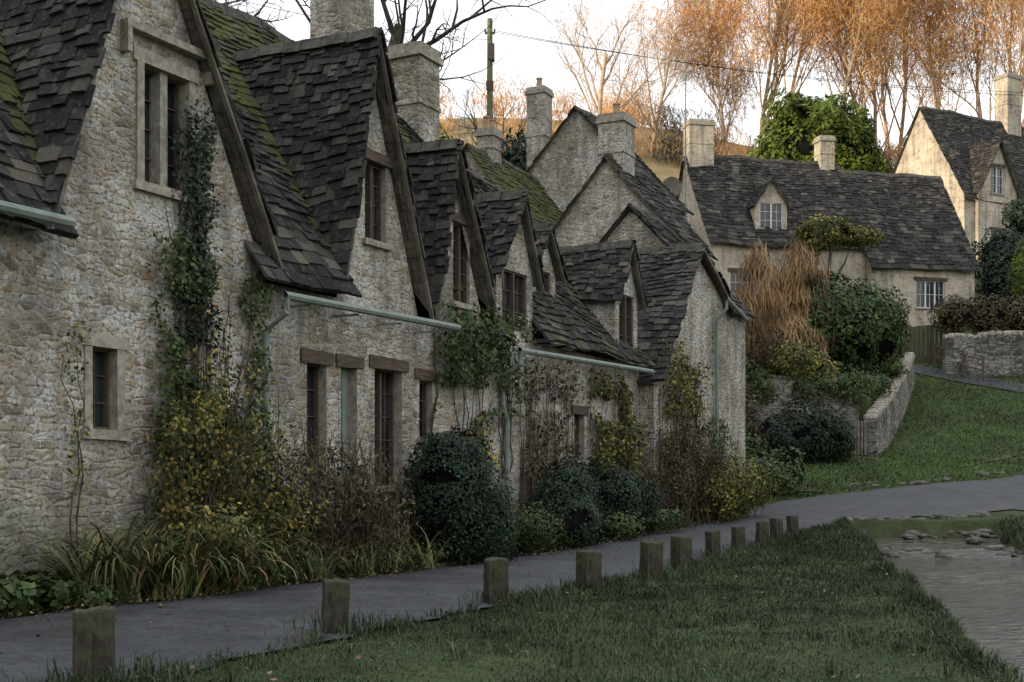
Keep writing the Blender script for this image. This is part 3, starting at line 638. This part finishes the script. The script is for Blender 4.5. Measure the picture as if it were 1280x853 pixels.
n=800; y=5+30*rng.random(n)**1.3; x=-8+.25*y+rng.random(n)*(9+.1*y)
ul=rng.uniform(8,34,1600); vl=.95+np.abs(rng.normal(0,.35,1600)); x=np.r_[x,-11.8+ul*.4614+vl*.8873]; y=np.r_[y,ul*.8873-vl*.4614]
k=(((x+11.8)*.8873-y*.4614)>.9)&(x<xl_(y)); x,y=x[k],y[k]
C=np.c_[x,y,hgt(x,y)+.085]; Vv,Ff=leafgeo(C,unit(np.array((0,0,1.))+rng.normal(0,.2,(len(C),3))),.042,.7); mk('fallen_leaves',Vv,Ff,L_LITTER)

def gz(x,y): return float(hgt(x,y))
bush('ornamental_reed_grass',[((9.3,48,7.6),(1.3,1.0,2.9)),((10.9,48.4,7.9),(1.3,.9,3.1)),((8.4,47.5,6.6),(.9,.8,2.0)),((10.2,47.8,6.2),(1.5,.9,1.6))],15000,.6,L_ORANGE,.06,.2,.25,1.5,False,upb=4)
bush('clipped_hedge',[((12.4,49.6,7.4),(2.3,1.8,1.9)),((11.9,49.2,8.2),(1.5,1.4,1.5)),((13.9,50.0,8.0),(1.5,1.4,1.5)),((11.0,48.6,6.8),(1.2,1.2,1.4)),((14.4,50.6,7.2),(1.3,1.2,1.5))],20000,.15,L_GREEN,.6,.72,.22,2)
bush('brown_shrub',[((8.0,46.6,6.4),(1.2,1.0,1.9)),((9.6,46.5,6.2),(1.0,.7,1.0)),((7.2,45.6,5.0),(1.0,.8,1.5)),((6.4,44.5,4.6),(1.0,.8,1.8))],8000,.15,L_RUST,.3,.3,.3,2,False,upb=1.5,stems=30)
bush('yellow_shrub',[((10.0,45.4,5.6),(1.2,.6,.9)),((11,45.4,5.3),(.9,.5,.8))],4500,.13,L_YEL,.6,.4,.3,2.5,False,stems=16)
bush('trailing_plants',[((8.2,45.0,5.0),(1.4,.3,.9)),((10.5,45.0,4.9),(.9,.3,.5)),((12.0,44.9,4.9),(.8,.3,.7)),((13.2,46.2,5.0),(.6,.5,.4)),((14.6,49.2,5.8),(.5,.9,.4))],6500,.11,L_GREEN,.6,.4,.4,2.5,False)
bush('evergreen_bush',[((9.6,42.6,3.1),(1.3,.9,1.1)),((10.7,42.9,3.0),(.9,.8,.9)),((8.6,42.3,2.9),(.9,.8,.8))],10000,.11,L_DARK,.6,.72,.2,2.5)
bush('shrub',[((6.5,35.3,1.7),(.7,.7,.9)),((7.4,36.3,1.6),(.9,.7,.6)),((6.6,37.5,2.2),(.9,.7,1.2)),((7.9,38,1.9),(.9,.7,.6))],8000,.13,L_GREEN,.6,.4,.3,2.5,False)
bush('shrub',[((7.2,41.0,3.2),(1.0,.9,1.3)),((6.4,43,4.0),(1.2,.9,1.8))],6000,.13,L_RUST,.5,.4,.3,2.5,False,stems=25)
bush('heather_hedge',[((19.6,56.8,8.9),(1.1,.7,.9)),((21,56.9,8.9),(1.2,.7,1.0)),((22.6,57,8.9),(1.3,.7,1.0)),((24.4,57.1,8.9),(1.3,.7,1.0)),((26.2,57.2,8.9),(1.3,.7,1.0))],11000,.13,L_RUST,.5,.7,.2,2)
bush('garden_shrubs',[((24.6,64,11.3),(1.6,1.0,1.8)),((27.2,65,12.0),(1.8,1.0,2.2)),((25.6,67,13.2),(1.6,1.0,1.8))],8000,.18,L_DARK,.6,.6,.3,1.6)
bush('pruned_shrub',[((14.3,58.4,12.9),(1.5,.7,.75)),((15.6,58.6,12.7),(1.3,.7,.6)),((13.6,58.6,12.3),(.8,.6,.5))],5500,.15,L_YEL,.6,.5,.3,2,False)
t=Bld('shrub_trunk'); t.tube('trunk',BARK,[(14.6,58.5,8.0),(14.4,58.5,10),(14.6,58.5,12.6)],[.14,.1,.06]); t.tube('limb',BARK,[(14.4,58.5,10.2),(15.2,58.5,11.5),(15.6,58.6,12.6)],[.07,.05,.03]); t.done()
bush('evergreen_bush',[((28.0,70,15.9),(1.2,1.0,1.1)),((28.6,70,14.2),(1.6,1.3,1.6))],6000,.18,L_DARK,.6,.6,.2,1.5)
bush('yellow_shrub',[((23.8,58.8,11.2),(.9,.8,1.6)),((24.6,59,10.2),(1.2,.9,1.4))],4000,.15,L_LAUREL,.6,.5,.25,2,False)
lt=[((17.5,20.8),(3.2,2.4,2.4)),((15.2,19.8),(1.8,2.0,1.8)),((20.0,20.2),(1.9,2.0,2.2)),((16.6,22.9),(1.5,1.6,1.5)),((17.8,22.4),(1.7,1.6,1.8)),((18.9,22.4),(1.5,1.6,1.7)),((20.4,21.6),(1.1,1.3,1.2)),((18,18.5),(3.6,2.4,2.2))]
K=85/75.
bush('laurel_tree',[((c[0]*K,85,1.6+(c[1]-1.6)*K),tuple(np.array(r)*K)) for c,r in lt],28000,.36,L_LAUREL,.5,.5,.38,1.2,core=True)
def dwall(name,pts,h0,th=.45,capm=ROCK):
    w=Bld(name)
    for (a,c) in zip(pts[:-1],pts[1:]):
        a=np.array(a,float);c=np.array(c,float); d=c-a; L=np.linalg.norm(d[:2]); d2=d[:2]/L; s=np.array((-d2[1],d2[0]))*th/2
        K=max(2,int(L/.6)); zz=[a[2]+(c[2]-a[2])*i/K+rng.normal(0,.035) for i in range(K+1)]
        for i in range(K):
            p=a[:2]+d2*L*i/K; q=a[:2]+d2*L*(i+1)/K
            for sg in (-1,1): w.poly('wall',DRY,[(*(p+s*sg),zz[i]-h0),(*(q+s*sg),zz[i+1]-h0),(*(q+s*sg),zz[i+1]),(*(p+s*sg),zz[i])])
        for p,z in ((a[:2],zz[0]),(c[:2],zz[-1])): w.poly('wall',DRY,[(*(p-s),z-h0),(*(p+s),z-h0),(*(p+s),z),(*(p-s),z)])
        V,F,_=w.part('capstones',capm); x=0
        while x<L:
            l=rng.uniform(.14,.3); xm=min(x+l/2,L); z=np.interp(xm,np.linspace(0,L,K+1),zz); p=a[:2]+d2*xm
            k=np.array((l*.56,th*.55,rng.uniform(.09,.16))); q=np.sign(IV)*np.abs(IV)**.55*(1+.1*np.sin(IV@rng.uniform(-4,4,(3,3))))*k
            ang=math.atan2(d2[1],d2[0])+rng.normal(0,.12); cc,ss=math.cos(ang),math.sin(ang); q=np.c_[q[:,0]*cc-q[:,1]*ss+p[0],q[:,0]*ss+q[:,1]*cc+p[1],q[:,2]+z+.05]; b0=len(V); V.extend(map(tuple,q)); F.extend([[b0+i for i in f] for f in IF]); x+=l
    return w.done()
dwall('drystone_wall',[(5.2,45.4,5.1),(9,45.3,5.15),(12.2,45.2,5.0)],3.2,.4)
dwall('drystone_wall',[(12.35,44.1,3.7),(13.6,46.5,4.5),(15.2,50.2,5.6),(16.8,54.2,6.8)],2.2,.45,DRESSED)
dwall('drystone_wall',[(18.9,56.0,7.8),(21.5,55.9,7.9),(30,56.1,8.1)],2.6,.45,DRESSED)
dwall('stone_culvert',[(7.6,30.15,.5),(9.5,30.6,.55),(11.6,31.5,.65)],1.1,.35)
g=Bld('wooden_gate')
for i in range(7):
    x=11.42+i*.115; g.box('slat',BARGE,x,x+.075,44.0,44.03,gz(11.7,44)+.05,gz(11.7,44)+1.25+.05*math.sin(i))
for z in (.3,1.0): g.box('rail',BARGE,11.4,12.22,44.034,44.07,gz(11.7,44)+z,gz(11.7,44)+z+.08)
g.box('post',POST,11.28,11.39,43.96,44.1,gz(11.7,44)-.2,gz(11.7,44)+1.35); g.done()
g=Bld('wooden_fence')
for i in range(17):
    x=17.0+i*.2; z0=gz(x,58)-.1; g.box('paling',TIMBER,x,x+.1,58,58.03,z0,z0+1.7+.1*math.sin(i*3))
    if i%5==0: g.box('post',TIMBER,x,x+.12,58.04,58.16,z0-.2,z0+1.8)
g.done()
g=Bld('wooden_fence')
pp=[(18.9,57.2),(19.6,55.6),(20.1,54.6)]
for a in pp: g.tube('post',TIMBER,[(a[0],a[1],gz(*a)-.2),(a[0],a[1],gz(*a)+1.1)],.06)
for z in (.5,.95): g.tube('rail',TIMBER,[(a[0],a[1],gz(*a)+z) for a in pp],.035)
g.done()

# ------------------------------------------------------------ trees
def tree(name,base,H,mat,r0=.3,spread=.9,lv=4,nb=(7,5,5,4),upw=.25,trunkfrac=.4,seed=1,multi=1,twm=None,lean=(0,0),shrink=.55,leaf=None,nleaf=0,lsize=.2,laspect=.3,scat=.45,upb=1.5):
    rn=np.random.default_rng(seed); V=[];F=[];ID=[];tips=[]
    def seg(pts,rs,k,mid):
        v,f=tube_geo(pts,rs,k); b0=len(V); V.extend(v); F.extend([[b0+i for i in q] for q in f]); ID.extend([mid]*len(f))
    def br(p,d,L,r,l):
        K=5 if l==0 else (4 if l<3 else 2); pts=[p]; q=p
        for i in range(K):
            d=unit(d+rn.normal(0,.10+.05*l,3)+np.array((0,0,upw*.25))); q=q+d*L/K; pts.append(q)
        pts=np.array(pts); seg(pts,np.linspace(r,r*(.45 if l==0 else .3),K+1),7 if l==0 else (4 if l<2 else 3),0 if l<3 else 1)
        if l>=lv-1: tips.extend(pts[1:])
        if l>=lv: return
        m=nb[min(l,len(nb)-1)]
        for i in range(m):
            t=(trunkfrac if l==0 else .25)+(1-(trunkfrac if l==0 else .25))*(i+rn.random())/m; t=min(t,.99); fi=t*K; i0=int(fi); pp=pts[i0]+(pts[min(i0+1,K)]-pts[i0])*(fi-i0)
            a=unit(np.cross(d,rn.normal(size=3))); nd=unit(unit(pts[-1]-pts[0])*(1-.35*spread)+a*spread*rn.uniform(.6,1.1)+np.array((0,0,upw)))
            br(pp,nd,L*shrink*rn.uniform(.7,1.25)*(1.15-.45*t),r*(.5-.15*t),l+1)
        if l>0: br(pts[-1],d,L*.5,r*.3,l+1)
    base=np.array(base,float)
    for k in range(multi):
        o=np.array((rn.uniform(-1,1),rn.uniform(-1,1),0))*(multi>1)*1.2; br(base+o,unit(np.array((lean[0]+rn.normal(0,.05*multi),lean[1],1))),H*.62*rn.uniform(.85,1.1),r0,0)
    mats=[mat,twm or mat]; V=np.array(V); F=np.array(F); ID=np.array(ID)
    if leaf:
        T=np.array(tips)[rn.integers(0,len(tips),nleaf)]+rn.normal(0,scat,(nleaf,3)); v,f=leafgeo(T,unit(rn.normal(size=(nleaf,3))),lsize,laspect,upb); F=np.concatenate([F,f+len(V)]); V=np.concatenate([V,v]); ID=np.r_[ID,np.full(len(f),2)]; mats.append(leaf)
    return mk(name,V,F,mats,idx=ID)
tree('bare_tree',(-5.5,43,8),17,BARK,.34,1.1,4,(8,5,4,3),.12,.35,11,lean=(.08,0))
tree('bare_tree',(-9.5,40,8),15,BARK,.32,1.1,4,(8,5,4,3),.12,.35,15)
tree('bare_tree',(4.8,82,17),21,BARKP,.24,.8,4,(9,5,4,3),.3,.35,12,leaf=L_GOLD,nleaf=1500,lsize=.5,laspect=.05,scat=.4)
tree('bare_tree',(9.5,90,22),16,BARKP,.2,.8,4,(8,5,4,3),.3,.3,13,leaf=L_GOLD,nleaf=2600,lsize=.6,laspect=.06,scat=.5)
tree('bare_tree',(-1.5,62,12),10,BARK,.2,.9,4,(8,5,4,3),.2,.3,14)
for i,(x,y,hh,s) in enumerate(((15.5,92,18,21),(19,97,22,22),(23.5,93,22,23),(27.5,97,25,24),(31.5,93,24,25),(36,94,24,26),(21.5,103,25,27),(30,104,28,28),(39,100,26,29))):
    tree('golden_autumn_tree',(x,y,gz(x,y)-.3),hh,BARKP,.17,.75,4,(12,5,4,3),.45,.08,s,multi=2 if i%2 else 1,twm=L_GOLD,leaf=L_GOLD,nleaf=9500,lsize=.75,laspect=.065,scat=.75,upb=1.2)
bush('conifer_tree',[((-4.2,57,14.4),(1.9,1.6,2.8)),((-2.7,57,13.8),(1.7,1.5,2.6))],7000,.3,L_LAUREL,.4,.45,.35,1.2,True,upb=1)
bush('conifer_tree',[((.1,57.5,14.7),(1.4,1.3,2.7)),((1.1,57.5,13.7),(1.4,1.3,2.0))],5000,.3,L_DARK,.35,.4,.35,1.2,True,upb=1)
tb=[]
for i in range(12): x=rng.uniform(4.6,7.6); y=rng.uniform(61.5,65); tb.append(((x,y,gz(x,y)+rng.uniform(1,5.0)),(rng.uniform(.9,1.6),1.2,rng.uniform(1.3,2.2))))
bush('background_thicket',tb,14000,.42,L_BROWN,.08,.2,.4,1,False,upb=2)
tb=[]
for i in range(22): x=rng.uniform(-6,46); y=rng.uniform(84,104); tb.append(((x,y,gz(x,y)+1.2),(rng.uniform(1.6,3.2),2,rng.uniform(1.2,2.6))))
bush('background_thicket',tb,22000,.65,L_GOLD,.08,.2,.35,.8,False,upb=2)
tb=[]
for i in range(16): x=rng.uniform(10,34); y=rng.uniform(86,91); tb.append(((x,y,gz(x,y)+1.8),(rng.uniform(1.6,2.6),1.6,rng.uniform(1.8,3.2))))
bush('background_thicket',tb,17000,.55,L_BROWN,.1,.2,.35,.8,False,upb=2)

p=Bld('telegraph_pole',(-.95,55,0)); p.tube('pole',POLE,[(0,0,7),(0,0,15),(0,0,21.4)],[.17,.15,.12],10)
p.box('bracket',TIMBER,-.08,.2,-.2,.2,19.6,20.3); p.box('bracket',TIMBER,-.22,.22,-.05,.05,20.75,20.82); p.box('bracket',TIMBER,-.16,.16,-.16,-.1,18.3,18.7)
for x in (-.2,.2): p.tube('insulator',POLE,[(x,0,20.82),(x,0,20.97)],.04)
def wire(a,c,sag): return [(a[0]+(c[0]-a[0])*t,a[1]+(c[1]-a[1])*t,a[2]+(c[2]-a[2])*t-sag*4*t*(1-t)) for t in np.linspace(0,1,20)]
for k in (-.2,.2): p.tube('wire',DARK,wire((k,0,20.9),(45,22+k*2,25),1.2),.012,4)
p.tube('wire',DARK,wire((0,0,20.5),(-14,-30,14),.8),.010,4); p.done()
p=Bld('tv_aerial',(8.0,59,0)); p.tube('mast',PIPE,[(0,0,10),(0,0,20.6)],.03)
for i in range(5): p.tube('element',PIPE,[(-.3+.02*i,-.5+i*.22,20.1),(.3-.02*i,-.5+i*.22,20.1)],.012,4)
p.tube('boom',PIPE,[(0,-.55,20.1),(0,.45,20.1)],.015,4); p.done()
p=Bld('satellite_dish',(6.55,52.5,13.6)); V,F,_=p.part('dish',BARGE)
for i in range(5):
    for j in range(16):
        a=j/16*2*math.pi; r=.42*i/4; V.append((r*math.cos(a),-.35*(r*r)+0,r*math.sin(a)))
for i in range(4):
    for j in range(16): F.append([i*16+j,i*16+(j+1)%16,(i+1)*16+(j+1)%16,(i+1)*16+j])
p.tube('mount',PIPE,[(0,0,0),(0,.15,-.3),(0,.15,-9)],.03); p.done()

# ------------------------------------------------------------ light
EL=math.radians(10); AZ=math.radians(243)
w=bpy.data.worlds.new('World'); sc.world=w; w.use_nodes=True; nt=w.node_tree; bg=nt.nodes['Background']
def wn(t): return nt.nodes.new(t)
sky=wn('ShaderNodeTexSky'); sky.sky_type='NISHITA'; sky.sun_disc=False; sky.sun_elevation=EL; sky.sun_rotation=AZ; sky.air_density=1; sky.dust_density=2.0; sky.ozone_density=1
tc=wn('ShaderNodeTexCoord'); nn=wn('ShaderNodeTexNoise'); nn.inputs['Scale'].default_value=2.2; nn.inputs['Detail'].default_value=4
mp=wn('ShaderNodeVectorMath'); mp.operation='MULTIPLY'; mp.inputs[1].default_value=(1,1,3.5); nt.links.new(tc.outputs['Generated'],mp.inputs[0]); nt.links.new(mp.outputs[0],nn.inputs['Vector'])
cr=wn('ShaderNodeValToRGB'); cr.color_ramp.elements[0].position=.3; cr.color_ramp.elements[0].color=(.5,.5,.5,1); cr.color_ramp.elements[1].position=.65; cr.color_ramp.elements[1].color=(.92,.92,.92,1); nt.links.new(nn.outputs[0],cr.inputs[0])
sx=wn('ShaderNodeSeparateXYZ'); nt.links.new(tc.outputs['Generated'],sx.inputs[0]); hz=wn('ShaderNodeValToRGB'); e=hz.color_ramp.elements
e[0].position=.15; e[0].color=(.60,.58,.54,1); e[1].position=.75; e[1].color=(.92,.95,1,1); nt.links.new(sx.outputs[2],hz.inputs[0])
sc_=wn('ShaderNodeVectorMath'); sc_.operation='MULTIPLY'; sc_.inputs[1].default_value=(15.6,16.0,16.8); nt.links.new(hz.outputs[0],sc_.inputs[0])
mx=wn('ShaderNodeMix'); mx.data_type='RGBA'; nt.links.new(cr.outputs[0],mx.inputs[0]); nt.links.new(sky.outputs[0],mx.inputs[6]); nt.links.new(sc_.outputs[0],mx.inputs[7])
nt.links.new(mx.outputs[2],bg.inputs[0]); bg.inputs[1].default_value=.15
sl=bpy.data.lights.new('sun','SUN'); sl.energy=5; sl.angle=math.radians(.6); sl.color=(1,.83,.62); so=bpy.data.objects.new('sun',sl); sc.collection.objects.link(so)
sd=Vector((math.sin(AZ)*math.cos(EL),math.cos(AZ)*math.cos(EL),math.sin(EL))); so.rotation_euler=sd.to_track_quat('Z','Y').to_euler()
cam=bpy.data.cameras.new('camera'); cam.sensor_width=36; cam.lens=45; cam.shift_y=.1355; cam.clip_end=3000; co=bpy.data.objects.new('camera',cam); sc.collection.objects.link(co)
co.location=(0,0,1.6); co.rotation_euler=(math.radians(90),0,0); sc.camera=co
